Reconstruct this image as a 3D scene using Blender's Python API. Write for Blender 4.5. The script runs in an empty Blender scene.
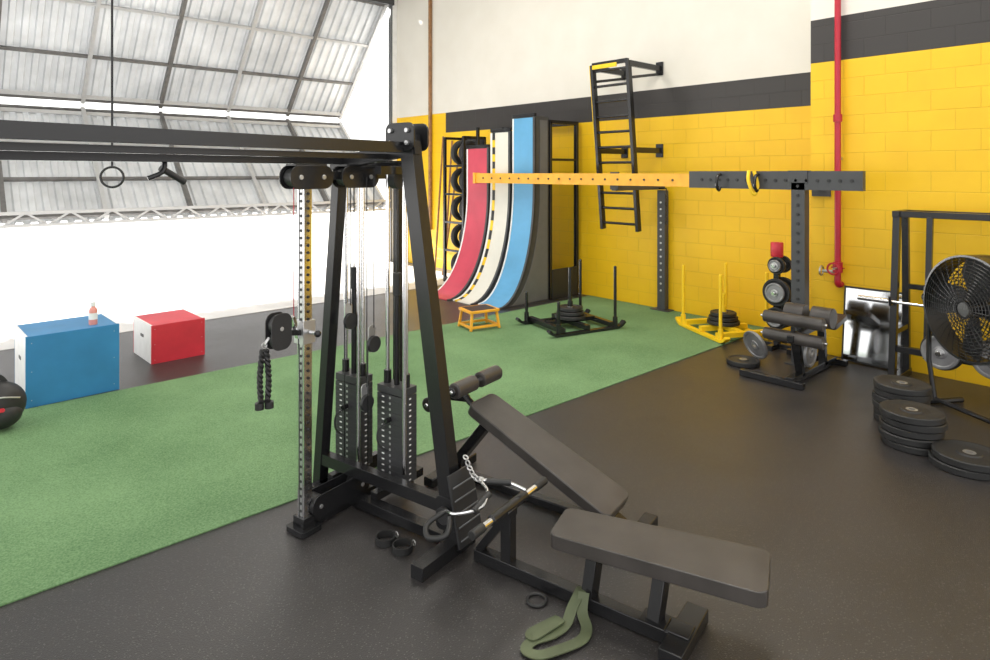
import bpy, bmesh, math, random
from mathutils import Vector, Matrix
random.seed(4)
sc=bpy.context.scene
try:
    sc.view_settings.view_transform='Standard'
    sc.view_settings.look='None'
except Exception as e: print(e)

# ---------------------------------------------------------------- materials
def mat(name,col,rough=.5,metal=0.,bump=0.,bscale=60.,var=0.,vscale=8.,spec=.5,coat=0.,transl=0.):
    m=bpy.data.materials.new(name); m.use_nodes=True
    nt=m.node_tree; p=nt.nodes['Principled BSDF']
    p.inputs['Base Color'].default_value=(*col,1)
    p.inputs['Roughness'].default_value=rough
    p.inputs['Metallic'].default_value=metal
    p.inputs['Specular IOR Level'].default_value=spec
    if coat: p.inputs['Coat Weight'].default_value=coat
    geo=nt.nodes.new('ShaderNodeNewGeometry')
    n=nt.nodes.new('ShaderNodeTexNoise'); n.inputs['Scale'].default_value=vscale; n.inputs['Detail'].default_value=4
    nt.links.new(geo.outputs['Position'],n.inputs['Vector'])
    v=var if var else .06
    r=nt.nodes.new('ShaderNodeMapRange'); r.inputs['From Min'].default_value=.3; r.inputs['From Max'].default_value=.7
    r.inputs['To Min'].default_value=1-v; r.inputs['To Max'].default_value=1+v
    nt.links.new(n.outputs['Fac'],r.inputs['Value'])
    mx=nt.nodes.new('ShaderNodeVectorMath'); mx.operation='SCALE'; mx.inputs[0].default_value=col
    nt.links.new(r.outputs['Result'],mx.inputs['Scale']); nt.links.new(mx.outputs['Vector'],p.inputs['Base Color'])
    if bump:
        n2=nt.nodes.new('ShaderNodeTexNoise'); n2.inputs['Scale'].default_value=bscale; n2.inputs['Detail'].default_value=5
        nt.links.new(geo.outputs['Position'],n2.inputs['Vector'])
        b=nt.nodes.new('ShaderNodeBump'); b.inputs['Strength'].default_value=bump; b.inputs['Distance'].default_value=.01
        nt.links.new(n2.outputs['Fac'],b.inputs['Height']); nt.links.new(b.outputs['Normal'],p.inputs['Normal'])
    if transl:
        t=nt.nodes.new('ShaderNodeBsdfTranslucent'); t.inputs['Color'].default_value=(.85,.87,.88,1)
        mm=nt.nodes.new('ShaderNodeMixShader'); mm.inputs[0].default_value=transl
        nt.links.new(p.outputs[0],mm.inputs[1]); nt.links.new(t.outputs[0],mm.inputs[2])
        nt.links.new(mm.outputs[0],nt.nodes['Material Output'].inputs['Surface'])
    return m

BLK=mat('black_powdercoat',(.013,.013,.014),.26)
BLKM=mat('black_matte',(.022,.022,.023),.5,bump=.1)
STK=mat('weight_stack_iron',(.045,.046,.048),.42)
VINYL=mat('black_vinyl',(.055,.049,.045),.28,bump=.15,bscale=220,var=.25,vscale=5)
RUB=mat('black_rubber',(.02,.02,.02),.5,bump=.1,bscale=90)
CHR=mat('chrome',(.85,.85,.86),.16,metal=1.)
STL=mat('brushed_steel',(.6,.6,.6),.35,metal=.85)
GREY=mat('grey_steel_paint',(.13,.135,.14),.45)
DGREY=mat('dark_grey_paint',(.055,.057,.06),.45)
ORG=mat('orange_yellow_paint',(.88,.42,.03),.4,var=.12)
YEL=mat('yellow_paint',(.92,.60,.01),.45)
WHT=mat('white_paint',(.85,.85,.83),.5)
BLUE=mat('blue_paint',(.035,.22,.46),.4,var=.12,vscale=3)
LBLUE=mat('ramp_blue',(.12,.38,.64),.4,var=.12,vscale=2)
RED=mat('red_paint',(.62,.03,.05),.4,var=.15,vscale=3)
RRED=mat('ramp_red',(.58,.06,.10),.4,var=.12,vscale=2)
PIPE=mat('red_pipe_paint',(.45,.01,.03),.35)
RWHT=mat('ramp_cream',(.74,.72,.64),.4,var=.06,vscale=2)
PLY=mat('plywood_pale',(.72,.68,.62),.6,var=.12,vscale=20)
WOOD=mat('brown_wood',(.3,.15,.06),.6,var=.3,vscale=15)
GREEN=mat('green_band',(.09,.11,.055),.6,var=.2)
PINK=mat('bottle_pink',(.75,.3,.25),.3)
DOORM=mat('corrugated_sheet_metal',(.5,.51,.52),.42,metal=.15,var=.3,vscale=1.2,transl=.04)
GLOW=mat('fold_gap_glow_strip',(.9,.9,.9),.5,transl=.5)  # stands in for the daylight showing through the open fold gap
FRM=mat('door_frame_steel',(.15,.145,.14),.5,var=.2)
TRUSS=mat('truss_grey',(.5,.5,.5),.5)
CONC=mat('white_concrete',(.85,.84,.82),.8,bump=.1,var=.04,vscale=2)
APR=mat('pale_concrete_floor',(.66,.65,.64),.4,var=.12,vscale=1.5)
CEIL=mat('ceiling_white',(.7,.7,.68),.8)
MIR=mat('mirror_glass',(.7,.72,.74),.08,metal=1.)
SILV=mat('grey_iron',(.3,.3,.31),.45,metal=.6,var=.2)

def floor_mat():
    m=mat('rubber_floor_speckled',(.06,.058,.058),.4,bump=.3,bscale=150,spec=.6)
    nt=m.node_tree; p=nt.nodes['Principled BSDF']
    geo=nt.nodes.new('ShaderNodeNewGeometry')
    v=nt.nodes.new('ShaderNodeTexVoronoi'); v.inputs['Scale'].default_value=65
    nt.links.new(geo.outputs['Position'],v.inputs['Vector'])
    lt=nt.nodes.new('ShaderNodeMath'); lt.operation='LESS_THAN'; lt.inputs[1].default_value=.2
    nt.links.new(v.outputs['Distance'],lt.inputs[0])
    n=nt.nodes.new('ShaderNodeTexNoise'); n.inputs['Scale'].default_value=1.3; n.inputs['Detail'].default_value=8; n.inputs['Roughness'].default_value=.65
    nt.links.new(geo.outputs['Position'],n.inputs['Vector'])
    cr=nt.nodes.new('ShaderNodeMixRGB'); cr.inputs[1].default_value=(.018,.0165,.0165,1); cr.inputs[2].default_value=(.048,.044,.043,1)
    nt.links.new(n.outputs['Fac'],cr.inputs[0])
    mx=nt.nodes.new('ShaderNodeMixRGB'); mx.inputs[2].default_value=(.16,.15,.145,1)
    ml=nt.nodes.new('ShaderNodeMath'); ml.operation='MULTIPLY'; ml.inputs[1].default_value=.6; nt.links.new(lt.outputs[0],ml.inputs[0])
    nt.links.new(cr.outputs[0],mx.inputs[1]); nt.links.new(ml.outputs[0],mx.inputs[0])
    nt.links.new(mx.outputs[0],p.inputs['Base Color'])
    rr=nt.nodes.new('ShaderNodeMapRange'); rr.inputs['To Min'].default_value=.24; rr.inputs['To Max'].default_value=.46
    nt.links.new(n.outputs['Fac'],rr.inputs['Value']); nt.links.new(rr.outputs['Result'],p.inputs['Roughness'])
    return m
FLOOR=floor_mat()

def turf_mat():
    m=mat('green_turf',(.1,.3,.1),.8,bump=.8,bscale=180,spec=.3)
    nt=m.node_tree; p=nt.nodes['Principled BSDF']
    geo=nt.nodes.new('ShaderNodeNewGeometry')
    n=nt.nodes.new('ShaderNodeTexNoise'); n.inputs['Scale'].default_value=90; n.inputs['Detail'].default_value=3
    n2=nt.nodes.new('ShaderNodeTexNoise'); n2.inputs['Scale'].default_value=1.2; n2.inputs['Detail'].default_value=5
    for q in (n,n2): nt.links.new(geo.outputs['Position'],q.inputs['Vector'])
    a=nt.nodes.new('ShaderNodeMath'); a.operation='ADD'; nt.links.new(n.outputs['Fac'],a.inputs[0])
    h=nt.nodes.new('ShaderNodeMath'); h.operation='MULTIPLY'; h.inputs[1].default_value=.6; nt.links.new(n2.outputs['Fac'],h.inputs[0])
    nt.links.new(h.outputs[0],a.inputs[1])
    r=nt.nodes.new('ShaderNodeValToRGB'); r.color_ramp.elements[0].position=.45; r.color_ramp.elements[0].color=(.065,.155,.055,1)
    r.color_ramp.elements[1].position=1.; r.color_ramp.elements[1].color=(.21,.36,.17,1)
    nt.links.new(a.outputs[0],r.inputs[0]); nt.links.new(r.outputs[0],p.inputs['Base Color'])
    return m
TURF=turf_mat()

def wall_mat(name,b0,b1,ylimit):
    m=bpy.data.materials.new(name); m.use_nodes=True; nt=m.node_tree; L=nt.links; N=nt.nodes
    p=N['Principled BSDF']; p.inputs['Roughness'].default_value=.45
    geo=N.new('ShaderNodeNewGeometry'); sep=N.new('ShaderNodeSeparateXYZ'); L.new(geo.outputs['Position'],sep.inputs[0])
    xy=N.new('ShaderNodeMath'); xy.operation='ADD'; L.new(sep.outputs['Y'],xy.inputs[0]); L.new(sep.outputs['X'],xy.inputs[1])
    cb=N.new('ShaderNodeCombineXYZ'); L.new(xy.outputs[0],cb.inputs[0]); L.new(sep.outputs['Z'],cb.inputs[1])
    bk=N.new('ShaderNodeTexBrick'); bk.inputs['Scale'].default_value=1; bk.inputs['Brick Width'].default_value=.41
    bk.inputs['Row Height'].default_value=.2055; bk.inputs['Mortar Size'].default_value=.006; bk.inputs['Mortar Smooth'].default_value=.4
    bk.inputs['Color1'].default_value=(1,1,1,1); bk.inputs['Color2'].default_value=(.95,.95,.95,1); bk.inputs['Mortar'].default_value=(.76,.76,.76,1)
    L.new(cb.outputs[0],bk.inputs['Vector'])
    def gt(v,out):
        g=N.new('ShaderNodeMath'); g.operation='GREATER_THAN'; g.inputs[1].default_value=v; L.new(out,g.inputs[0]); return g.outputs[0]
    ns=N.new('ShaderNodeTexNoise'); ns.inputs['Scale'].default_value=2.5; ns.inputs['Detail'].default_value=6; L.new(geo.outputs['Position'],ns.inputs['Vector'])
    yv=N.new('ShaderNodeMixRGB'); yv.inputs[1].default_value=(.82,.47,.004,1); yv.inputs[2].default_value=(.93,.58,.008,1); L.new(ns.outputs['Fac'],yv.inputs[0])
    m1=N.new('ShaderNodeMixRGB'); L.new(yv.outputs[0],m1.inputs[1]); m1.inputs[2].default_value=(.034,.030,.028,1)
    a=gt(b0,sep.outputs['Z']); 
    yl=N.new('ShaderNodeMath'); yl.operation='LESS_THAN'; yl.inputs[1].default_value=ylimit; L.new(sep.outputs['Y'],yl.inputs[0])
    mu=N.new('ShaderNodeMath'); mu.operation='MULTIPLY'; L.new(a,mu.inputs[0]); L.new(yl.outputs[0],mu.inputs[1]); L.new(mu.outputs[0],m1.inputs[0])
    m3=N.new('ShaderNodeMixRGB'); m3.blend_type='MULTIPLY'; m3.inputs[0].default_value=.5; L.new(m1.outputs[0],m3.inputs[1]); L.new(bk.outputs['Color'],m3.inputs[2])
    up=gt(b1,sep.outputs['Z'])
    wv=N.new('ShaderNodeMixRGB'); wv.inputs[1].default_value=(.72,.68,.60,1); wv.inputs[2].default_value=(.80,.77,.70,1); L.new(ns.outputs['Fac'],wv.inputs[0])
    m2=N.new('ShaderNodeMixRGB'); L.new(m3.outputs[0],m2.inputs[1]); L.new(wv.outputs[0],m2.inputs[2]); L.new(up,m2.inputs[0])
    L.new(m2.outputs[0],p.inputs['Base Color'])
    inv=N.new('ShaderNodeMath'); inv.operation='SUBTRACT'; inv.inputs[0].default_value=1; L.new(bk.outputs['Fac'],inv.inputs[1])
    n3=N.new('ShaderNodeTexNoise'); n3.inputs['Scale'].default_value=60; L.new(geo.outputs['Position'],n3.inputs['Vector'])
    ad=N.new('ShaderNodeMath'); ad.operation='MULTIPLY_ADD'; L.new(n3.outputs['Fac'],ad.inputs[0]); ad.inputs[1].default_value=.25; L.new(inv.outputs[0],ad.inputs[2])
    sd=N.new('ShaderNodeMath'); sd.operation='MULTIPLY_ADD'; L.new(up,sd.inputs[0]); sd.inputs[1].default_value=-.42; sd.inputs[2].default_value=.5
    b=N.new('ShaderNodeBump'); b.inputs['Distance'].default_value=.006; L.new(sd.outputs[0],b.inputs['Strength'])
    L.new(ad.outputs[0],b.inputs['Height']); L.new(b.outputs['Normal'],p.inputs['Normal'])
    return m
WALL1=wall_mat('painted_block_wall_back',2.88,3.30,10.7)
WALL2=wall_mat('painted_block_wall_front',3.29,3.78,50)

# ---------------------------------------------------------------- builder
class B:
    def __init__(s,M=None):
        s.v=[];s.f=[];s.mi=[];s.mats=[];s.M=M or Matrix.Identity(4)
    def add(s,vs,fs,m):
        if m not in s.mats: s.mats.append(m)
        k=s.mats.index(m); o=len(s.v)
        s.v+=[s.M@Vector(x) for x in vs]
        for f in fs: s.f.append([i+o for i in f]); s.mi.append(k)
    def box(s,c,sz,m,rz=0,R=None):
        c=Vector(c); R=R or Matrix.Rotation(rz,3,'Z')
        vs=[c+R@Vector((x*sz[0]/2,y*sz[1]/2,z*sz[2]/2)) for x in(-1,1) for y in(-1,1) for z in(-1,1)]
        s.add(vs,[(0,1,3,2),(4,6,7,5),(0,4,5,1),(2,3,7,6),(0,2,6,4),(1,5,7,3)],m)
    def beam(s,p1,p2,w,h,m,up=(0,0,1)):
        p1=Vector(p1);p2=Vector(p2);d=(p2-p1);L=d.length;d.normalize();u=Vector(up)
        if abs(d.dot(u))>.98: u=Vector((1,0,0))
        r=d.cross(u).normalized(); u=r.cross(d).normalized()
        R=Matrix((d,r,u)).transposed()
        s.box((p1+p2)/2,(L,w,h),m,R=R)
    def _fr(s,ax):
        ax=Vector(ax).normalized(); t=Vector((0,0,1)) if abs(ax.z)<.9 else Vector((1,0,0))
        x=ax.cross(t).normalized(); y=ax.cross(x).normalized(); return ax,x,y
    def lathe(s,c,ax,prof,m,n=28,closed=False):
        c=Vector(c); ax,x,y=s._fr(ax); vs=[];fs=[];k=len(prof)
        for i in range(n):
            a=2*math.pi*i/n; r=x*math.cos(a)+y*math.sin(a)
            for (rr,h) in prof: vs.append(c+r*rr+ax*h)
        kk=k if closed else k-1
        for i in range(n):
            j=(i+1)%n
            for q in range(kk):
                q2=(q+1)%k
                fs.append((i*k+q,i*k+q2,j*k+q2,j*k+q))
        if not closed:
            if prof[0][0]>1e-5: fs.append([i*k for i in range(n)])
            if prof[-1][0]>1e-5: fs.append([i*k+k-1 for i in range(n)][::-1])
        s.add(vs,fs,m)
    def cyl(s,p1,p2,r,m,r2=None,n=20):
        p1=Vector(p1);p2=Vector(p2); s.lathe(p1,p2-p1,[(r,0),(r if r2 is None else r2,(p2-p1).length)],m,n)
    def torus(s,c,ax,R,r,m,N=32,n=8):
        s.lathe(c,ax,[(R+r*math.cos(2*math.pi*i/n),r*math.sin(2*math.pi*i/n)) for i in range(n)],m,N,closed=True)
    def sphere(s,c,r,m,sx=1,sy=1,sz=1,n=16):
        c=Vector(c);vs=[];fs=[]
        for i in range(1,n):
            t=math.pi*i/n
            for j in range(n*2):
                p=math.pi*j/n; vs.append(c+Vector((r*sx*math.sin(t)*math.cos(p),r*sy*math.sin(t)*math.sin(p),r*sz*math.cos(t))))
        w=2*n
        for i in range(n-2):
            for j in range(w): fs.append((i*w+j,(i+1)*w+j,(i+1)*w+(j+1)%w,i*w+(j+1)%w))
        vs.append(c+Vector((0,0,r*sz)));vs.append(c-Vector((0,0,r*sz)))
        a=len(vs)-2
        for j in range(w): fs.append((a,j,(j+1)%w)); fs.append((a+1,(n-2)*w+(j+1)%w,(n-2)*w+j))
        s.add(vs,fs,m)
    def smooth(s,pts,k=6,closed=False):
        P=[Vector(p) for p in pts];n=len(P);out=[]
        rng=n if closed else n-1
        for i in range(rng):
            g=(lambda q:P[q%n]) if closed else (lambda q:P[max(0,min(n-1,q))])
            a,b,c,d=g(i-1),g(i),g(i+1),g(i+2)
            for j in range(k):
                t=j/k
                out.append(.5*((2*b)+(c-a)*t+(2*a-5*b+4*c-d)*t*t+(3*b-a-3*c+d)*t**3))
        if not closed: out.append(P[-1])
        return out
    def tube(s,pts,r,m,n=8,sm=0,closed=False,flat=None):
        P=s.smooth(pts,sm,closed) if sm else [Vector(p) for p in pts]
        N=len(P);vs=[];fs=[];x=None
        for i in range(N):
            if closed: t=P[(i+1)%N]-P[i-1]
            else: t=P[min(i+1,N-1)]-P[max(i-1,0)]
            t.normalize()
            if flat:
                y=Vector(flat[2]); xx=t.cross(y)
                x=xx.normalized() if xx.length>1e-3 else x; y=x.cross(t).normalized()
                w,h=flat[0]/2,flat[1]/2
                for (a,b) in((-w,-h),(w,-h),(w,h),(-w,h)): vs.append(P[i]+x*a+y*b)
            else:
                if x is None:
                    u=Vector((0,0,1)) if abs(t.z)<.9 else Vector((1,0,0)); x=t.cross(u).normalized()
                else: x=(x-t*x.dot(t)).normalized()
                y=t.cross(x)
                for j in range(n):
                    a=2*math.pi*j/n; vs.append(P[i]+x*math.cos(a)*r+y*math.sin(a)*r)
        k=4 if flat else n
        for i in range(N if closed else N-1):
            i2=(i+1)%N
            for j in range(k): fs.append((i*k+j,i*k+(j+1)%k,i2*k+(j+1)%k,i2*k+j))
        if not closed: fs.append(list(range(k))[::-1]); fs.append([(N-1)*k+j for j in range(k)])
        s.add(vs,fs,m)
    def prism(s,poly,ext,m):
        P=[Vector(p) for p in poly];e=Vector(ext);n=len(P)
        vs=P+[p+e for p in P]
        fs=[list(range(n))[::-1],[n+i for i in range(n)]]+[(i,(i+1)%n,n+(i+1)%n,n+i) for i in range(n)]
        s.add(vs,fs,m)
    def rrect(s,c,ux,uy,L,W,r,T,m,k=6,taper=1.):
        c=Vector(c);ux=Vector(ux).normalized();uy=Vector(uy).normalized();uz=ux.cross(uy).normalized()
        poly=[]
        for (sx,sy,a0) in((1,1,0),(-1,1,90),(-1,-1,180),(1,-1,270)):
            for i in range(k+1):
                a=math.radians(a0+90*i/k)
                X=sx*(L/2-r)+r*math.cos(a); Y=sy*(W/2-r)+r*math.sin(a)
                if X<0: Y*=taper
                poly.append(c+ux*X+uy*Y-uz*T/2)
        s.prism(poly,uz*T,m)
    def done(s,name,bev=.004,seg=2,origin=None):
        me=bpy.data.meshes.new(name)
        xs=[v.x for v in s.v];ys=[v.y for v in s.v];zs=[v.z for v in s.v]
        o=Vector(origin) if origin else Vector(((min(xs)+max(xs))/2,(min(ys)+max(ys))/2,min(zs)))
        me.from_pydata([v-o for v in s.v],[],s.f)
        for m in s.mats: me.materials.append(m)
        for p,k in zip(me.polygons,s.mi): p.material_index=k; p.use_smooth=True
        bm=bmesh.new();bm.from_mesh(me);bmesh.ops.recalc_face_normals(bm,faces=bm.faces);bm.to_mesh(me);bm.free()
        me.set_sharp_from_angle(angle=math.radians(38))
        ob=bpy.data.objects.new(name,me);ob.location=o;sc.collection.objects.link(ob)
        if bev:
            md=ob.modifiers.new('bevel','BEVEL');md.width=bev;md.segments=seg;md.limit_method='ANGLE';md.angle_limit=math.radians(50)
            md.harden_normals=False
        return ob

TT=.008   # turf top
# ---------------------------------------------------------------- room shell
b=B();b.box((2.5,5.0,-.05),(15,15.4,.1),FLOOR);b.done('floor',0)
b=B();b.box((2.0,10.95,.003),(12.0,3.4,.006),APR);b.done('floor_concrete',0)
b=B();b.box((10,62.7,-.06),(160,100,.1),CONC);b.done('ground_outside',0)
b=B();b.box((2.55,5.3,TT/2+.0005),(11.45,3.0,TT-.001),TURF);b.done('artificial_turf',0)
WX,WR=8.3,7.6
b=B();b.box((WX+.15,7.85,3.2),(.3,9.7,6.4),WALL1);b.done('wall_right',0)
b=B();b.box((WR+.5,0.15,3.2),(1.0,5.7,6.4),WALL2);b.done('wall_right_front',0)
b=B();b.box((3.4,5.0,6.5),(11,15.6,.2),CEIL);b.done('ceiling',0)
b=B();b.box((8.24,12.62,3.2),(.12,.16,6.4),WHT);b.box((8.16,12.6,3.2),(.05,.1,6.4),GREY);b.done('door_jamb',.005)
b=B();b.box((8.26,11.2,3.6),(.05,.07,5.6),WOOD);b.done('trim_1',.004)

# ---------------------------------------------------------------- bifold hangar door
def hangar():
    b=B();x0,x1=-3.2,8.08
    T=(12.6,5.95);F=(14.8,3.42);F2=(14.8,3.30);Bt=(12.65,1.28)
    def sheet(A,C):
        d=Vector((0,C[0]-A[0],C[1]-A[1]));n=Vector((1,0,0)).cross(d).normalized()
        if n.y<0:n=-n
        vs=[];fs=[];P=.2;x=x0;cols=[]
        while x<x1:
            for dx,h in((0,0),(.08,0),(.1,.05),(.18,.05)):
                cols.append((min(x+dx,x1),h))
            x+=P
        for (x,h) in cols:
            for t in(0,1):
                p=Vector((x,A[0],A[1]))+d*t+n*(h+.06); vs.append(p)
        for i in range(len(cols)-1): fs.append((2*i,2*i+1,2*i+3,2*i+2))
        b.add(vs,fs,DOORM)
        for t in(.02,.35,.68,.98):
            y=A[0]+(C[0]-A[0])*t;z=A[1]+(C[1]-A[1])*t
            b.beam((x0,y,z),(x1,y,z),.06,.05,TRUSS if .1<t<.5 else FRM,up=n)
        x=x1-.03;k=0
        while x>x0:
            b.beam((x,A[0],A[1]),(x,C[0],C[1]),.07,.09,FRM if k%2 else TRUSS,up=n); x-=1.4;k+=1
    sheet(T,F);sheet(F2,Bt)
    b.box(((x0+x1)/2,14.86,3.36),(x1-x0,.01,.34),GLOW)  # added strip over the fold gap: glows with daylight, stops sun streaks
    b.beam((x0,14.72,3.52),(x1,14.72,3.52),.08,.08,TRUSS)
    b.beam((x0,14.72,3.20),(x1,14.72,3.20),.07,.07,TRUSS)
    b.beam((x0,12.5,1.40),(x1,12.5,1.40),.05,.05,TRUSS);b.beam((x0,12.5,1.2),(x1,12.5,1.2),.06,.05,TRUSS)
    x=x0;f=0
    while x<x1-.3:
        b.beam((x,12.5,1.2+.2*f),(x+.3,12.5,1.2+.2*(1-f)),.03,.03,TRUSS);x+=.3;f=1-f
    b.box(((x0+x1)/2,12.62,6.14),(x1-x0+.2,.3,.5),DGREY)
    b.done('door_1',0)
hangar()

# ---------------------------------------------------------------- ramps (warped walls)
def ramp(name,y0,y1,h,col,x0,xw,bb,haz=False):
    b=B();pr=[]
    for i in range(17):
        t=math.radians(90*i/16);pr.append((x0+(xw-x0)*math.sin(t),bb*(1-math.cos(t))))
    pr.append((xw,h-.02))
    body=[(x,y0,z) for x,z in pr]+[(xw,y0,h),(7.5,y0,h),(7.5,y0,0)]
    b.prism(body,(0,y1-y0,0),DGREY)
    def strip(ya,yb,off,mats):
        pts=[]
        for i,(x,z) in enumerate(pr):
            a=pr[max(0,i-1)];c=pr[min(len(pr)-1,i+1)]
            t=Vector((c[0]-a[0],c[1]-a[1])).normalized();n=Vector((-t.y,t.x));pts.append((x+n.x*off,z+n.y*off))
        res=[]
        for i in range(len(pts)-1):
            k=8 if i==len(pts)-2 else 1
            for j in range(k): res.append((pts[i][0]+(pts[i+1][0]-pts[i][0])*j/k,pts[i][1]+(pts[i+1][1]-pts[i][1])*j/k))
        res.append(pts[-1])
        for i in range(len(res)-1):
            (xa,za),(xb,zb)=res[i],res[i+1]
            t=Vector((xb-xa,0,zb-za)).normalized();n=Vector((-t.z,0,t.x))
            P=[Vector((xa,ya,za)),Vector((xb,ya,zb)),Vector((xb,ya,zb))-n*(off+.01),Vector((xa,ya,za))-n*(off+.01)]
            b.prism(P,(0,yb-ya,0),mats[i%len(mats)])
    strip(y0+.04,y1-.03,.014,[col])
    strip(y0,y0+.04,.02,[DGREY]);strip(y1-.03,y1,.02,[WHT])
    if haz: strip(y1-.11,y1-.05,.02,[YEL,BLKM])
    b.beam((xw,y0,h+.02),(xw,y1,h+.02),.05,.05,BLK)
    b.prism([(x+.10,y0-.006,max(z,.02)) for x,z in pr if z<h-.05 and x+.1<7.46]+[(7.30,y0-.006,h-.06),(7.47,y0-.006,h-.06),(7.47,y0-.006,.03)],(0,.012,0),GREY)
    b.done(name,0)
ramp('warped_wall_ramp',7.0,7.5,2.93,LBLUE,6.45,7.2,1.8)
ramp('warped_wall_ramp.001',7.53,8.0,2.72,RWHT,6.35,7.17,1.75,True)
ramp('warped_wall_ramp.002',8.03,8.6,2.47,RRED,6.28,7.15,1.7)
b=B()
for z in(2.86,): b.beam((7.53,7.02,z),(8.2,7.02,z),.05,.06,BLK)
b.beam((8.2,7.02,0),(8.2,7.02,2.89),.06,.06,BLK);b.beam((8.2,8.8,0),(8.2,8.8,2.89),.06,.06,BLK);b.beam((8.2,7.02,2.86),(8.2,8.8,2.86),.06,.06,BLK)
b.beam((7.56,7.02,0),(7.56,7.02,2.86),.05,.05,BLK);b.beam((7.56,8.8,0),(7.56,8.8,2.86),.05,.05,BLK);b.beam((7.56,8.8,2.3),(8.2,8.8,2.3),.05,.05,BLK)
b.beam((7.56,7.02,2.25),(8.2,7.02,2.25),.04,.04,BLK)
b.box((7.88,7.0,.24),(.6,.03,.48),BLKM)
b.done('ramp_platform_frame',.004)

# tyre rack left of the ramps
b=B()
for yy in(8.95,9.5):
    b.beam((7.35,yy,0),(7.35,yy,2.7),.05,.05,BLK);b.beam((7.85,yy,0),(7.85,yy,2.7),.05,.05,BLK)
    b.beam((7.35,yy,2.68),(7.85,yy,2.68),.05,.05,BLK)
b.box((7.87,9.225,1.36),(.02,.55,2.66),BLKM)
for i in range(5):
    z=.08+.52*i
    b.beam((7.35,8.95,z),(7.35,9.5,z),.04,.04,BLK);b.beam((7.85,8.95,z),(7.85,9.5,z),.04,.04,BLK)
    b.beam((7.35,8.95,z),(7.85,8.95,z),.04,.04,BLK)
    for k in range(2):
        b.torus((7.6,9.09+.24*k,z+.25),(0,1,0),.17,.065,RUB,24,8)
b.done('tyre_storage_rack',.003)
b=B()
b.cyl((7.95,10.3,0.006),(8.27,10.45,2.7),.02,WOOD);b.cyl((7.9,10.55,0.006),(8.27,10.75,2.8),.02,WOOD);b.cyl((7.75,10.1,0.006),(8.27,10.2,2.5),.02,WOOD)
b.done('wooden_pole_bundle',0)

# ---------------------------------------------------------------- ladder on the wall
b=B()
Ln=lambda t,y:Vector((7.5+.25*t,y,3.64-2.45*t))
for y in(5.46,6.10):
    b.beam(Ln(0,y),Ln(1,y),.05,.085,BLK,up=(1,0,0))
    for z,t in((3.6,.016),(2.37,.52)):
        b.beam(Ln(t,y),(8.29,y,z),.06,.08,BLK)
        b.box((8.288,y,z),(.02,.12,.2),BLK)
    b.beam(Ln(.1,y),(8.29,y,3.52),.03,.04,BLK)
for i in range(11):
    t=.04+.92*i/10;b.cyl(Ln(t,5.46),Ln(t,6.10),.02,BLK,n=12)
b.beam((7.5,5.46,3.64),(7.5,6.1,3.64),.05,.06,BLK)
b.box((7.47,5.86,3.60),(.02,.44,.06),YEL)
b.beam(Ln(0,6.14),Ln(.5,6.14),.02,.05,YEL,up=(1,0,0))
b.done('climbing_ladder',.003)

# ---------------------------------------------------------------- rig beam
b=B();X=7.0
b.box((X,6.16,1.95),(.07,4.02,.16),ORG)
b.box((X,8.19,1.95),(.1,.06,.18),ORG)
b.box((X,3.21,1.96),(.08,1.92,.2),DGREY)
for i in range(18):
    y=4.4+i*.21; b.cyl((X-.045,y,1.95),(X-.03,y,1.95),.014,BLKM,n=10)
for i in range(16):
    y=2.35+i*.11; b.cyl((X-.05,y,1.96),(X-.035,y,1.96),.017,BLKM,n=10)
b.box((X+.02,2.88,.99),(.12,.14,1.96),DGREY);b.box((X+.02,2.88,.006),(.24,.24,.012),DGREY)
for i in range(17): b.cyl((X-.05,2.88,.3+i*.1),(X-.038,2.88,.3+i*.1),.016,BLKM,n=10)
b.box((X,2.88,2.0),(.1,.2,.13),DGREY)
b.beam((X+.05,2.88,1.9),(WR-.01,2.88,1.9),.07,.07,DGREY);b.box((WR-.012,2.88,1.9),(.02,.2,.25),DGREY)
for y in(3.3,3.75): b.tube([(X-.06,y,2.02),(X-.13,y,2.0),(X-.15,y,1.9),(X-.1,y,1.84),(X-.07,y,1.88)],.018,BLK,sm=4)
b.tube([(X-.08,3.4,2.06),(X-.13,3.38,1.95),(X-.1,3.33,1.8),(X-.08,3.3,1.9),(X-.08,3.34,2.06)],.02,YEL,sm=5,n=8)
b.done('pull_up_rig',.004)
b=B();yp=5.36
b.box((8.22,yp,.9),(.1,.13,1.76),DGREY);b.box((8.2,yp,TT+.006),(.18,.3,.012),DGREY)
for i in range(14): b.cyl((8.158,yp,.3+i*.1),(8.172,yp,.3+i*.1),.016,STL,n=8)
b.beam((8.22,yp,1.83),(X+.04,yp,1.83),.08,.07,DGREY);b.box((X+.06,yp,1.93),(.03,.14,.24),DGREY)
b.done('rig_support_post',.004)
b=B()
for i in range(10): b.torus((8.05,5.19,1.72-.045*i),(1,0,0) if i%2 else (0,1,0),.02,.006,BLK,12,6)
b.cyl((8.05,5.19,1.73),(8.05,5.19,1.8),.008,BLK,n=8)
b.beam((8.05,5.19,1.81),(8.05,5.31,1.81),.02,.02,BLK)
b.done('hanging_chain',0)

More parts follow.
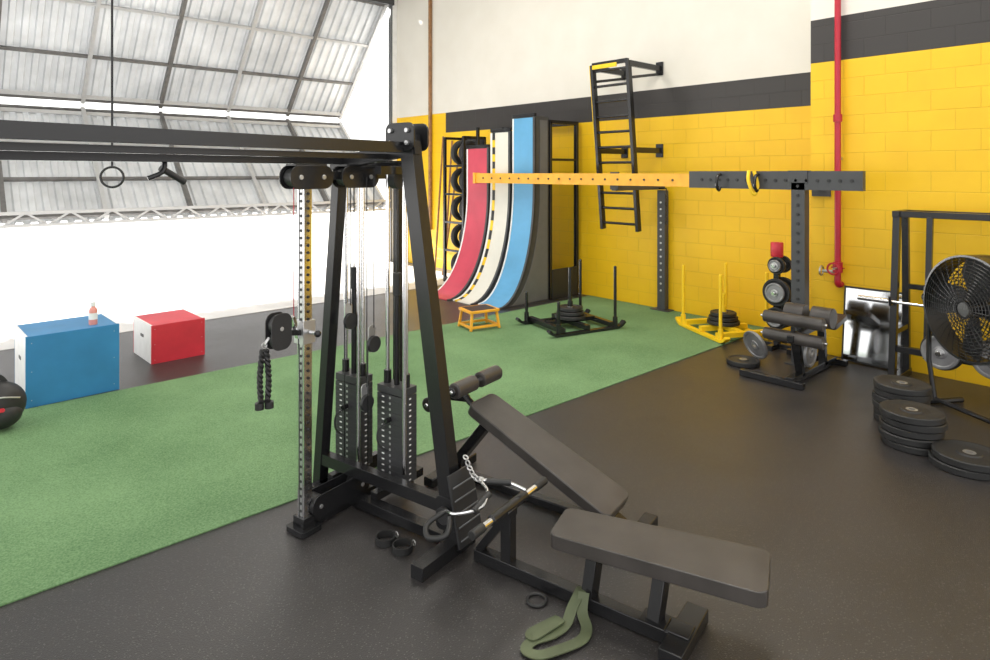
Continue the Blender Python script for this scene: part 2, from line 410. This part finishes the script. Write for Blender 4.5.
# ---------------------------------------------------------------- red sprinkler pipe
b=B();px_,py_=7.5,2.675
b.cyl((px_,py_,.86),(px_,py_,6.395),.032,PIPE)
b.tube([(px_,py_,.9),(px_,py_,.84),(px_+.03,py_,.81),(WR-.004,py_,.81)],.034,PIPE,sm=4,n=12)
b.cyl((px_,py_,.95),(px_,py_,1.06),.05,PIPE);b.cyl((px_,py_,2.6),(px_,py_,2.68),.045,PIPE)
b.cyl((px_-.02,py_,1.0),(px_-.12,py_,1.0),.012,STL);b.torus((px_-.13,py_,1.0),(1,0,0),.06,.01,PIPE,20,8)
b.cyl((px_,py_,.95),(px_,py_+.16,.95),.018,STL);b.torus((px_,py_+.17,.95),(0,1,0),.05,.01,STL,20,8)
b.beam((px_,py_-.07,1.0),(px_,py_+.07,1.0),.012,.012,PIPE)
for z in(2.2,4.0): b.box((7.55,py_,z),(.09,.03,.03),STL)
b.done('sprinkler_riser_pipe',0)

# ---------------------------------------------------------------- plates
def plate(b,c,ax,r=.225,t=.055,m=RUB):
    b.lathe(c,ax,[(.026,-t/2),(r*.33,-t/2),(r*.36,-t/2+.008),(r*.78,-t/2+.008),(r*.84,-t/2),(r-.006,-t/2),(r,-t/2+.006),(r,t/2-.006),(r-.006,t/2),(r*.84,t/2),(r*.78,t/2-.008),(r*.36,t/2-.008),(r*.33,t/2),(.026,t/2)],m,36,closed=True)
    b.lathe(c,ax,[(.024,-t/2-.001),(.04,-t/2-.001),(.04,t/2+.001),(.024,t/2+.001)],STL,20,closed=True)
def pstack(name,c,n,t=.055,r=.225):
    b=B()
    for i in range(n):
        plate(b,(c[0]+random.uniform(-.012,.012),c[1]+random.uniform(-.012,.012),t/2+.001+i*(t+.003)),(0,0,1),r,t)
    b.done(name,0)
pstack('bumper_plate_stack',(6.03,1.66),6,.05,.205)
pstack('bumper_plate_stack.001',(5.57,1.46),5,.05,.21)
pstack('bumper_plate_stack.002',(5.42,1.09),2,.05,.22)

# ---------------------------------------------------------------- sleds
def sled(name,c,rot,fm,poles,hp,plm,sx=1.,sy=1.):
    M=Matrix.Translation(Vector((c[0],c[1],TT)))@Matrix.Rotation(rot,4,'Z')
    b=B(M)
    for y in(-.32*sy,.32*sy):
        b.tube([(-.56*sx,y,.09),(-.52*sx,y,.05),(-.46*sx,y,.022),(0,y,.02),(.46*sx,y,.022),(.52*sx,y,.05),(.56*sx,y,.09)],0,fm,flat=(.07,.035,(0,0,1)))
    for x in(-.36*sx,.0,.36*sx): b.beam((x,-.33*sy,.07),(x,.33*sy,.07),.07,.06,fm)
    b.beam((-.36*sx,0,.085),(.36*sx,0,.085),.08,.05,fm)
    for (x,y,h) in poles:
        x*=sx;y*=sy
        b.cyl((x,y,.04),(x,y,h),.02,fm,n=14);b.cyl((x,y,.04),(x,y,.16),.032,fm,n=14)
        b.sphere((x,y,h),.021,fm,n=8)
    b.cyl((0,0,.08),(0,0,hp),.024,fm,n=16)
    for i in range(3): plate(b,(0,0,.14+.052*i),(0,0,1),.2-.02*i,.045,plm)
    b.cyl((0,0,.26),(0,0,.34),.035,fm,n=14)
    b.done(name,.002)
sled('black_push_sled',(6.42,5.60),math.radians(-14),BLK,[(-.42,-.32,.42),(-.42,.32,.42),(.42,-.32,.8),(.42,.32,.8)],.78,RUB,1.05,1.2)
sled('yellow_push_sled',(7.62,4.08),math.radians(62),YEL,[(-.42,-.32,.8),(-.42,.32,.8),(.42,-.32,.8),(.42,.32,.8)],.5,RUB)

# ---------------------------------------------------------------- back extension bench
b=B()
for x in(6.18,7.27): b.beam((x,2.5,.035),(x,3.12,.035),.07,.06,BLK)
b.beam((6.18,2.64,.05),(7.27,2.64,.05),.07,.07,BLK)
b.beam((6.45,2.64,.05),(6.3,2.64,.5),.07,.06,BLK);b.beam((7.0,2.64,.05),(6.95,2.64,.55),.07,.06,BLK)
b.beam((6.2,2.64,.45),(7.1,2.64,.5),.06,.06,BLK)
for x,z in((6.28,.62),(6.28,.45)):
    b.cyl((x,2.36,z),(x,2.92,z),.06,VINYL);b.cyl((x,2.33,z),(x,2.96,z),.014,CHR)
b.beam((6.28,2.64,.38),(6.28,2.64,.66),.04,.04,BLK)
for y in(2.5,2.76): 
    b.cyl((6.62,y-.1,.62),(6.62,y+.09,.62),.1,VINYL,n=24)
b.beam((6.62,2.64,.48),(6.62,2.64,.6),.06,.06,BLK)
b.rrect((6.98,2.62,.52),(0,1,0),(.34,0,.06),.34,.34,.03,.05,VINYL)
plate(b,(6.5,2.57,.28),(0,1,0),.14,.03,SILV)
b.done('back_extension_bench',.004)
b=B();tx,ty=7.45,3.32
b.beam((tx-.2,ty,.03),(tx+.2,ty,.03),.06,.06,BLK);b.beam((tx,ty-.2,.03),(tx,ty+.2,.03),.06,.06,BLK)
b.beam((tx,ty,.03),(tx,ty,1.06),.06,.06,BLK)
for z,r in((.97,.1),(.66,.16),(.36,.13)):
    b.cyl((tx-.18,ty-.03,z),(tx+.16,ty-.03,z),.02,CHR)
    plate(b,(tx-.08,ty-.03,z),(1,0,0),r,.04,RUB);plate(b,(tx-.13,ty-.03,z),(1,0,0),r*.7,.03,SILV);plate(b,(tx+.09,ty-.03,z),(1,0,0),r,.04,RUB)
b.lathe((tx,ty,1.06),(0,0,1),[(.03,0),(.065,0),(.07,.01),(.07,.16),(.065,.17),(.03,.17)],RED,24,closed=True)
b.done('weight_plate_tree',.003)
b=B();plate(b,(6.55,3.28,.03),(0,0,1),.17,.05,RUB);plate(b,(6.7,3.22,.19),(.75,-.3,.28),.16,.035,SILV);b.done('loose_weight_plate_pair',0)

b=B()
R7=Matrix.Rotation(math.radians(7),3,'Y')
b.box((7.50,2.33,.41),(.02,.58,.8),BLKM,R=R7)
b.box((7.487,2.33,.412),(.01,.54,.76),MIR,R=R7)
b.done('leaning_mirror',.002)

# ---------------------------------------------------------------- rack on the right
b=B()
for y in(2.0,.75):
    b.beam((6.98,y,.0),(7.14,y,1.66),.06,.07,BLK);b.beam((7.44,y,0),(7.40,y,1.66),.06,.06,BLK)
    b.beam((7.08,y,1.64),(7.46,y,1.64),.06,.06,BLK);b.beam((6.8,y,.035),(7.48,y,.035),.07,.07,BLK)
    b.beam((7.02,y,.5),(7.44,y,.5),.05,.05,BLK)
b.beam((7.14,.75,1.64),(7.14,2.0,1.64),.06,.06,BLK);b.beam((7.40,.75,1.64),(7.40,2.0,1.64),.06,.06,BLK)
b.beam((7.42,.75,.9),(7.42,2.0,.9),.05,.05,BLK);b.beam((7.02,.75,.35),(7.02,2.0,.35),.06,.06,BLK)
b.beam((7.12,1.72,1.62),(7.0,1.72,0.3),.05,.05,BLK)
for y in(1.58,1.2,.95):
    b.cyl((6.78,y,.42),(7.05,y,.42),.024,CHR)
    plate(b,(6.93,y,.42),(1,0,0),.17,.05,RUB);plate(b,(6.86,y,.42),(1,0,0),.15,.035,SILV)
for y in(2.0,.75): b.tube([(7.06,y,.775),(6.98,y,.775),(6.92,y,.775),(6.91,y,.86)],.012,BLK)
b.done('squat_rack',.004)
b=B();b.cyl((6.95,.3,.805),(6.95,2.28,.805),.014,CHR)
for y in(2.12,.45): b.cyl((6.95,y-.09,.805),(6.95,y+.17,.805),.024,CHR)
b.done('barbell',0)

# ---------------------------------------------------------------- drum fan
def fan():
    b=B();c=Vector((6.44,1.225,.93));ax=Vector((-.84,.54,0)).normalized();R=.42
    side=ax.cross(Vector((0,0,1))).normalized()
    b.lathe(c,ax,[(R,-.1),(R+.02,-.1),(R+.02,.1),(R,.1)],BLK,48,closed=True)
    for d in(.1,-.1):
        for i in range(14): b.torus(c+ax*(d+(.05-.05*(i/13)**2)*(1 if d>0 else -1)),ax,.07+i*(R-.07)/13.,.004,BLK,40,5)
        for i in range(36):
            a=2*math.pi*i/36;r=side*math.cos(a)+Vector((0,0,1))*math.sin(a);s_=1 if d>0 else -1
            b.tube([c+r*.06+ax*(d+.05*s_),c+r*.25+ax*(d+.042*s_),c+r*R+ax*d],.0035,BLK,n=5)
    b.cyl(c-ax*.14,c+ax*.14,.07,BLK,n=24)
    for i in range(4):
        a=math.pi/2*i+.3;r=side*math.cos(a)+Vector((0,0,1))*math.sin(a);t=ax.cross(r)
        p=[c+r*.06-t*.04-ax*.02,c+r*.06+t*.06+ax*.02,c+r*.25+t*.18+ax*.05,c+r*.39+t*.18+ax*.04,c+r*.40-t*.04-ax*.02,c+r*.22-t*.09-ax*.04]
        b.prism(p,ax*.006,BLKM)
    for s_ in(-1,1):
        b.tube([c+side*s_*(R+.015),c+side*s_*(R+.06),c+side*s_*(R+.06)-Vector((0,0,.55)),c+side*s_*(R+.0)-Vector((0,0,.87))],.02,BLK)
        b.tube([c+side*s_*R-Vector((0,0,.905))+ax*.28,c+side*s_*R-Vector((0,0,.905))-ax*.28],.024,BLK)
        b.cyl(c+side*s_*(R+.02),c+side*s_*(R+.1),.04,BLK)
    b.tube([c+side*R-Vector((0,0,.88)),c-side*R-Vector((0,0,.88))],.022,BLK)
    b.done('drum_fan',0)
fan()

# ---------------------------------------------------------------- plyo boxes
def plyo(name,c,sx,sy,sz,rot,front,z0=0):
    M=Matrix.Translation(Vector((c[0],c[1],z0)))@Matrix.Rotation(rot,4,'Z');b=B(M)
    t=.018
    b.box((0,0,sz/2),(sx-2*t,sy-2*t,sz-.002),PLY)
    b.box((0,-sy/2+t/2,sz/2),(sx,t,sz),front);b.box((0,sy/2-t/2,sz/2),(sx,t,sz),front)
    b.box((-sx/2+t/2,0,sz/2),(t,sy-2*t,sz),WHT);b.box((sx/2-t/2,0,sz/2),(t,sy-2*t,sz),WHT)
    b.box((0,0,sz-t/2),(sx-2*t,sy-2*t,t),front)
    b.rrect((-sx/2-.0005,0,sz*.62),(0,1,0),(0,0,1),.12,.035,.017,.003,BLKM)
    for (x,z) in((-sx*.44,sz*.1),(sx*.44,sz*.1),(-sx*.44,sz*.9),(sx*.44,sz*.9),(-sx*.44,sz*.5),(sx*.44,sz*.5)):
        b.cyl((x,-sy/2-.001,z),(x,-sy/2+.002,z),.004,STL,n=8)
    b.done(name,.003)
plyo('plyo_box',(1.06,7.14),.72,.60,.62,math.radians(2),BLUE)
plyo('plyo_box.001',(2.13,7.84),.55,.66,.41,math.radians(2),RED)
b=B();bx,by,bz=1.24,6.98,.621
b.lathe((bx,by,bz),(0,0,1),[(0,0),(.033,0),(.036,.01),(.036,.13),(.03,.15),(.016,.165),(.016,.18),(0,.18)],PINK,20)
b.lathe((bx,by,bz+.05),(0,0,1),[(.0368,0),(.0368,.06)],WHT,20);b.cyl((bx,by,bz+.172),(bx,by,bz+.209),.02,WHT)
b.done('water_bottle',0)
b=B(Matrix.Translation(Vector((5.5,6.38,TT+.004)))@Matrix.Rotation(math.radians(-12),4,'Z'))
for x in(-.2,.2):
    for y in(-.16,.16): b.beam((x*1.05,y*1.05,0),(x*.9,y*.9,.23),.03,.03,ORG)
    b.beam((x,-.16,.04),(x,.16,.04),.03,.03,ORG)
for y in(-.16,.16): b.beam((-.2,y,.04),(.2,y,.04),.03,.03,ORG)
b.rrect((0,0,.235),(1,0,0),(0,1,0),.44,.36,.03,.03,ORG);b.box((0,0,.252),(.36,.28,.006),BLKM)
b.done('orange_step_platform',.003)
b=B();b.sphere((.47,6.42,.20),.18,BLKM,1.15,.8,1.05);b.sphere((.5,6.36,.13),.12,BLKM,1.2,.9,.9);b.tube([(.36,6.42,.33),(.4,6.42,.42),(.5,6.42,.42),(.56,6.42,.32)],0,RUB,sm=5,flat=(.035,.006,(0,1,0)))
b.rrect((.46,6.245,.2),(1,0,0),(0,0,1),.12,.03,.014,.01,RED);b.tube([(.33,6.3,.27),(.47,6.255,.3),(.62,6.3,.26)],.006,STL,sm=4)
b.done('gym_bag',0)

b=B();rx,ry=1.68,8.4
b.tube([(rx,ry,6.4),(rx,ry,2.12)],0,BLK,flat=(.025,.004,(0,1,0)))
b.torus((rx,ry,1.99),(.35,.9,0),.115,.014,BLK,36,10);b.box((rx,ry,2.3),(.04,.02,.06),STL)
b.done('gymnastic_ring',0)

# ---------------------------------------------------------------- cable machine
O=Vector((2.05,3.3,0));A=Vector((.215,-.977,0)).normalized();Bv=Vector((0,0,1)).cross(A)
M=Matrix((( A.x,Bv.x,0,O.x),(A.y,Bv.y,0,O.y),(0,0,1,0),(0,0,0,1)))
b=B(M)
def tower(b,sgn,o,full=True):
    f=lambda x,y,z:(x,o+sgn*y,z)
    b.beam(f(-.53,0,.01),f(-.33,0,2.12),.07,.065,BLK,up=(1,0,0));b.beam(f(.60,0,.01),f(.25,0,2.26),.08,.095,BLK,up=(1,0,0))
    b.beam(f(-.40,0,2.10),f(.32,0,2.19),.06,.08,BLK)
    b.beam(f(-.5,0,.22),f(.56,0,.22),.06,.07,BLK)
    b.beam(f(-.5,0,.045),f(.66,0,.045),.07,.06,BLK)
    b.beam(f(.60,-.32,.035),f(.60,.12,.035),.08,.07,BLK);b.beam(f(-.48,-.1,.045),f(-.48,.44,.045),.08,.06,BLK)
    b.beam(f(-.24,-.4,.03),f(-.24,.45,.03),.07,.05,BLK)
    b.beam(f(-.24,-.38,2.03),f(-.24,.45,2.03),.05,.05,BLK)
    b.beam(f(.05,-.05,2.06),f(.05,.3,2.06),.05,.05,BLK)
    b.beam(f(-.24,.42,0.01),f(-.24,.42,2.08),.05,.05,BLK)
    for y in(-.058,.058): b.rrect(f(.235,y,2.25),(1,0,0),(0,0,1),.22,.16,.045,.012,BLK)
    for x,z in((.17,2.285),(.3,2.285),(.17,2.215),(.3,2.215)): b.cyl(f(x,-.08,z),f(x,-.058,z),.014,STL,n=8)
    for y in(-.045,.045): b.rrect(f(.575,y,.2),(1,0,0),(0,0,1),.16,.18,.03,.01,BLK)
    b.cyl(f(.56,-.075,.2),f(.56,-.05,.2),.045,BLKM,n=24)
    b.box(f(-.228,-.355,1.0),(.026,.05,1.96),STL)
    for s_ in(-.024,.024): b.box(f(-.228+s_,-.355,1.0),(.012,.055,1.96),CHR)
    for i in range(44):
        z=.12+.042*i
        b.cyl(f(-.228,-.384,z),f(-.228,-.38,z),.0085,BLKM,n=8)
        b.cyl(f(-.196,-.355,z),f(-.192,-.355,z),.0085,BLKM,n=8)
    b.rrect(f(-.228,-.36,.02),(1,0,0),(0,1,0),.16,.14,.02,.03,BLK);b.box(f(-.228,-.36,.06),(.09,.08,.06),BLK)
    for x in(-.275,-.18): b.rrect(f(x,-.12,.12),(0,1,0),(0,0,1),.44,.13,.062,.008,BLK)
    for y in(-.28,.04): b.cyl(f(-.27,y,.12),f(-.185,y,.12),.055,BLKM,n=24);b.cyl(f(-.285,y,.12),f(-.17,y,.12),.012,STL,n=10)
    for yc in(-.34,.03):
        for x in(-.275,-.18): b.rrect(f(x,yc,2.02),(0,1,0),(0,0,1),.3,.135,.06,.008,BLK)
        for y in(yc-.08,yc+.08): b.cyl(f(-.265,y,2.02),f(-.19,y,2.02),.052,BLKM,n=24);b.cyl(f(-.285,y,2.02),f(-.17,y,2.02),.014,STL,n=10)
        b.box(f(-.228,yc,2.09),(.09,.22,.012),BLK)
    for ac in(-.43,-.04):
        bc=.2
        b.beam(f(ac-.1,bc,.1),f(ac+.1,bc,.1),.1,.05,BLK)
        b.beam(f(ac,0,.1),f(ac,.42,.1),.05,.05,BLK)
        n=15
        for i in range(n):
            z=.155+.0355*i
            b.box(f(ac,bc,z),(.225,.12,.0345),STK)
            b.cyl(f(ac,bc-.0625,z),f(ac,bc-.0595,z),.0085,STL,n=10)
            b.box(f(ac-.06,bc-.0605,z),(.022,.002,.009),WHT);b.box(f(ac+.113,bc,z),(.002,.018,.009),WHT)
        b.box(f(ac,bc,.155+.0355*n+.01),(.225,.12,.045),STK)
        for s_ in(-.08,.08):
            b.cyl(f(ac+s_,bc,.1),f(ac+s_,bc,2.08),.0135,CHR,n=14);b.cyl(f(ac+s_,bc,.70),f(ac+s_,bc,.8),.024,BLK,n=14)
            b.torus(f(ac+s_,bc,.135),(0,0,1),.016,.006,RUB,14,6)
        b.cyl(f(ac,bc,.7),f(ac,bc,1.3),.018,BLK,n=14);b.cyl(f(ac,bc,1.28),f(ac,bc,1.42),.026,BLKM,n=14)
        b.cyl(f(ac,bc,1.4),f(ac,bc,2.05),.005,BLK,n=6)
        b.cyl(f(ac-.03,bc+.0,2.0),f(ac+.03,bc,2.0),.055,BLKM,n=24)
        b.beam(f(ac-.12,bc,2.09),f(ac+.12,bc,2.09),.1,.04,BLK)
        b.tube([f(ac-.02,bc-.06,.5),f(ac-.05,bc-.11,.46),f(ac-.04,bc-.12,.38),f(ac,bc-.08,.33)],.006,RUB,sm=5)
        b.cyl(f(ac,bc-.1,.52),f(ac,bc-.06,.52),.015,BLK,n=12)
    b.beam(f(-.56,.2,2.1),f(.14,.2,2.1),.05,.04,BLK)
    for x,y,z in((-.14,.1,.98),(-.33,.08,1.1),(-.16,.06,.62)):
        b.cyl(f(x-.012,y,z),f(x+.012,y,z),.05,BLKM,n=24);b.rrect(f(x-.018,y,z+.03),(0,1,0),(0,0,1),.06,.17,.025,.005,STL)
        b.cyl(f(x,y,z+.1),f(x,y,2.02),.0035,BLK,n=6);b.cyl(f(x,y-.05,z),f(x,y-.05,.2),.0035,BLK,n=6)
    b.cyl(f(-.30,.12,.2),f(-.30,.12,2.05),.011,CHR,n=12)
    b.cyl(f(.12,.1,.24),f(.12,.1,2.1),.013,CHR,n=12)
    if full:
        z=1.14
        b.box(f(-.228,-.355,z),(.085,.085,.13),STL);b.cyl(f(-.18,-.355,z),f(-.12,-.355,z),.012,CHR,n=12);b.sphere(f(-.115,-.355,z),.02,BLK,n=8)
        b.beam(f(-.228,-.39,z),f(-.228,-.54,z+.03),.05,.03,BLK);b.beam(f(-.228,-.4,z-.03),f(-.228,-.44,z+.1),.03,.02,CHR)
        for x in(-.255,-.2): b.rrect(f(x,-.53,z+.035),(0,1,0),(0,0,1),.13,.2,.05,.006,BLKM)
        b.cyl(f(-.245,-.53,z+.07),f(-.21,-.53,z+.07),.055,BLKM,n=26);b.cyl(f(-.245,-.53,z-.01),f(-.21,-.53,z-.01),.05,BLKM,n=26)
        b.cyl(f(-.26,-.53,z+.05),f(-.195,-.53,z+.05),.012,STL,n=10)
        b.cyl(f(-.228,-.43,z+.08),f(-.228,-.43,2.0),.003,PIPE,n=6)
        b.cyl(f(-.228,-.355,.12),f(-.228,-.4,z-.02),.003,BLK,n=6)
tower(b,1,0)
b.beam((.24,0,2.19),(.24,-3.2,2.19),.055,.06,BLK);b.beam((-.3,0,2.12),(-.3,-3.2,2.12),.05,.045,BLK)
b.beam((.10,0,2.14),(.10,-3.2,2.14),.03,.03,BLK)
b.tube([(-.3,-1.12,2.1),(-.28,-1.14,2.05),(-.3,-1.2,2.02)],.012,BLK,sm=3);b.cyl((-.3,-1.02,2.0),(-.3,-1.14,2.07),.016,RUB,n=12)
tower(b,-1,-3.2,False)
b.beam((.70,0,.08),(.62,0,.44),.2,.014,BLKM,up=(1,0,0))
for i in range(5): b.beam((.705-.014*i,-.09,.12+.065*i),(.705-.014*i,.09,.12+.065*i),.006,.008,GREY)
b.done('cable_crossover_machine',.003,1)

b=B(M);top=Vector((-.228,-.62,1.12))
b.tube([top+Vector((0,.03,.03)),top],.008,STL);b.torus(top-Vector((0,0,.005)),(1,0,0),.016,.004,STL,14,6)
for s_ in(-1,1):
    for ph in(0,math.pi):
        pts=[]
        for i in range(42):
            t=i/41;z=-.03-.28*t;off=s_*(.008+.012*math.sin(t*2.6));pts.append(top+Vector((math.cos(ph+i*.8)*.008+off*.5,math.sin(ph+i*.8)*.008+off,z)))
        b.tube(pts,.010,RUB,n=6)
    o=s_*(.012+.02*math.sin(2.6));b.cyl(top+Vector((o*.5,o,-.31)),top+Vector((o*.5,o,-.345)),.024,RUB,n=14)
b.done('triceps_rope',0)

# low row bench
b=B(M)
b.beam((.74,0,.035),(1.84,0,.035),.065,.06,BLK)
b.beam((1.84,-.14,.035),(1.84,.22,.035),.1,.06,BLK);b.box((1.8,.02,.068),(.16,.1,.008),BLK)
b.beam((.94,0,.05),(.94,0,.30),.06,.06,BLK);b.beam((.76,0,.06),(.92,0,.27),.045,.04,BLK)
b.cyl((.94,-.26,.33),(.94,.30,.33),.017,CHR,n=16)
for y0,y1 in((-.31,-.22),(.26,.36)): b.cyl((.94,y0,.33),(.94,y1,.33),.0225,RUB,n=16)
b.cyl((.94,-.15,.33),(.94,.16,.33),.026,BLK,n=16)
b.box((.94,0,.31),(.06,.08,.04),BLK)
b.beam((1.40,0,.05),(1.41,.05,.26),.06,.06,BLK);b.beam((1.72,0,.05),(1.73,.07,.26),.06,.06,BLK);b.box((1.72,0,.075),(.12,.1,.01),BLK)
ux=Vector((1,.18,0)).normalized();uy=Vector((0,0,1)).cross(ux);pc=Vector((1.68,.125,.302))
b.beam(pc-Vector((0,0,.048))-ux*.33,pc-Vector((0,0,.048))+ux*.33,.14,.03,BLK)
b.rrect(pc,ux,uy,.96,.34,.05,.068,VINYL,taper=.82)
b.done('seated_row_bench',.014,3)

b=B(M)
b.tube([(.66,-.16,.3),(.76,-.2,.33),(.86,-.12,.36),(.82,-.02,.39),(.76,.02,.41),(.86,.1,.4),(.97,.12,.38)],.009,CHR,sm=6)
b.tube([(.66,-.16,.3),(.62,-.26,.26),(.68,-.32,.24),(.76,-.28,.26),(.72,-.2,.3)],.014,RUB,sm=6,n=10)
b.cyl((.78,.03,.41),(.88,.11,.40),.017,RUB,n=12);b.cyl((.84,-.16,.35),(.84,-.03,.385),.017,RUB,n=12)
for i in range(9):
    t=i/8;b.torus((.64+.11*t,.03,.5-.09*t-.04*math.sin(math.pi*t)),(0,1,0) if i%2 else (.5,0,.86),.014,.004,STL,12,6)
b.done('cable_pull_handle',0)

# decline bench
b=B()
up=Vector((2.72,3.13,.55));lo=Vector((2.93,2.22,.155));d=(lo-up).normalized();w=Vector((0,0,1)).cross(d).normalized()
nn=d.cross(w).normalized()
if nn.z<0: nn=-nn
c=(up+lo)/2
b.rrect(c,d,w,(lo-up).length+.04,.32,.05,.065,VINYL,taper=.86)
b.beam(up+d*.05-nn*.055,lo-d*.02-nn*.055,.06,.05,BLK,up=nn)
b.beam(lo-d*.08-nn*.05,(lo.x+.03,lo.y-.08,.04),.07,.06,BLK)
ft=Vector((lo.x+.05,lo.y-.12,.035))
b.beam(ft-w*.16,ft+w*.2,.08,.06,BLK)
f2=Vector((2.70,3.42,.035))
b.beam(up+d*.1-nn*.06,f2,.07,.06,BLK);b.beam(f2-w*.24,f2+w*.24,.08,.06,BLK)
b.beam(f2,ft,.06,.05,BLK)
r1=up-d*.09+nn*.11
b.tube([up+d*.06-nn*.05,up-d*.1-nn*.04,up-d*.17+nn*.02,r1],.022,BLK,sm=4)
b.cyl(r1-w*.27,r1+w*.27,.014,CHR)
for s_ in(-1,1):
    b.lathe(r1+w*s_*.03,w*s_,[(0,0),(.044,0),(.049,.006),(.049,.2),(.044,.206),(0,.206)],VINYL,24);b.cyl(r1+w*s_*.245,r1+w*s_*.265,.028,BLK)
r2=up-d*.26-nn*.12
b.beam(up-d*.1-nn*.03,r2,.04,.04,BLK)
b.cyl(r2-w*.22,r2+w*.22,.014,CHR)
for s_ in(-1,1): b.lathe(r2+w*s_*.05,w*s_,[(0,0),(.042,0),(.046,.006),(.046,.15),(.042,.156),(0,.156)],VINYL,24)
b.done('decline_bench',.008,2)

b=B()
for (x,y) in((1.93,3.03),(1.955,2.90)):
    b.lathe((x,y,.0),(0,0,1),[(.05,0.002),(.056,.002),(.056,.04),(.05,.04)],RUB,24,closed=True);b.torus((x+.06,y-.02,.03),(1,0,0),.014,.003,STL,12,6)
b.done('ankle_cuff_pair',0)
b=B();b.torus((2.2,2.13,.008),(0,0,1),.045,.008,RUB,24,8);b.done('cable_collar_ring',0)
b=B()
b.tube([(2.40,2.02,.02),(2.36,1.98,.07),(2.31,1.955,.082),(2.24,1.94,.05),(2.17,1.92,.014),(2.08,1.92,.012),(1.99,1.95,.012),(1.93,1.93,.014),(1.95,1.87,.016),(2.05,1.83,.016),(2.15,1.81,.014),(2.22,1.84,.014),(2.26,1.90,.04),(2.31,1.93,.092)],0,GREEN,sm=6,flat=(.05,.005,(0,0,1)))
b.tube([(2.18,1.97,.012),(2.08,1.985,.012),(2.02,1.99,.012),(2.0,1.96,.02),(2.08,1.95,.024),(2.17,1.945,.026)],0,GREEN,sm=6,flat=(.045,.005,(0,0,1)))
b.done('resistance_band',0)

# ---------------------------------------------------------------- lights
w=bpy.data.worlds.new('sky');sc.world=w;w.use_nodes=True
bg=w.node_tree.nodes['Background'];bg.inputs[0].default_value=(1,.99,.975,1);bg.inputs[1].default_value=1.75
def light(name,t,loc,rot,e,size=None,col=(1,1,1)):
    l=bpy.data.lights.new(name,t);l.energy=e;l.color=col
    if t=='AREA': l.shape='RECTANGLE';l.size,l.size_y=size
    o=bpy.data.objects.new(name,l);o.location=loc;o.rotation_euler=rot;sc.collection.objects.link(o);return o
s=light('sun_lamp','SUN',(0,20,15),(0,0,0),22,col=(1,.98,.95));s.data.angle=math.radians(1.5)
dirv=Vector((.18,-1,-.42)).normalized();s.rotation_euler=dirv.to_track_quat('-Z','Y').to_euler()
light('ceiling_fill_light','AREA',(5.0,3.0,6.3),(0,0,0),130,(3,1.2),(1,.95,.88))  # these overhead area lights are unseen, added to fill the interior
light('ceiling_fill_light.001','AREA',(4.5,7.5,6.3),(0,0,0),150,(3,1.2),(1,.95,.88))
light('ceiling_fill_light.002','AREA',(1.5,1.0,6.3),(0,0,0),60,(3,1.2),(1,.95,.88))

# ---------------------------------------------------------------- camera
cam=bpy.data.cameras.new('camera');cam.sensor_width=36;cam.lens=640*36/990;cam.shift_y=-158/990;cam.clip_start=.05;cam.clip_end=300
co=bpy.data.objects.new('camera',cam);co.location=(0,0,2.05);co.rotation_euler=(math.radians(90),0,math.radians(47.8-90));sc.collection.objects.link(co);sc.camera=co
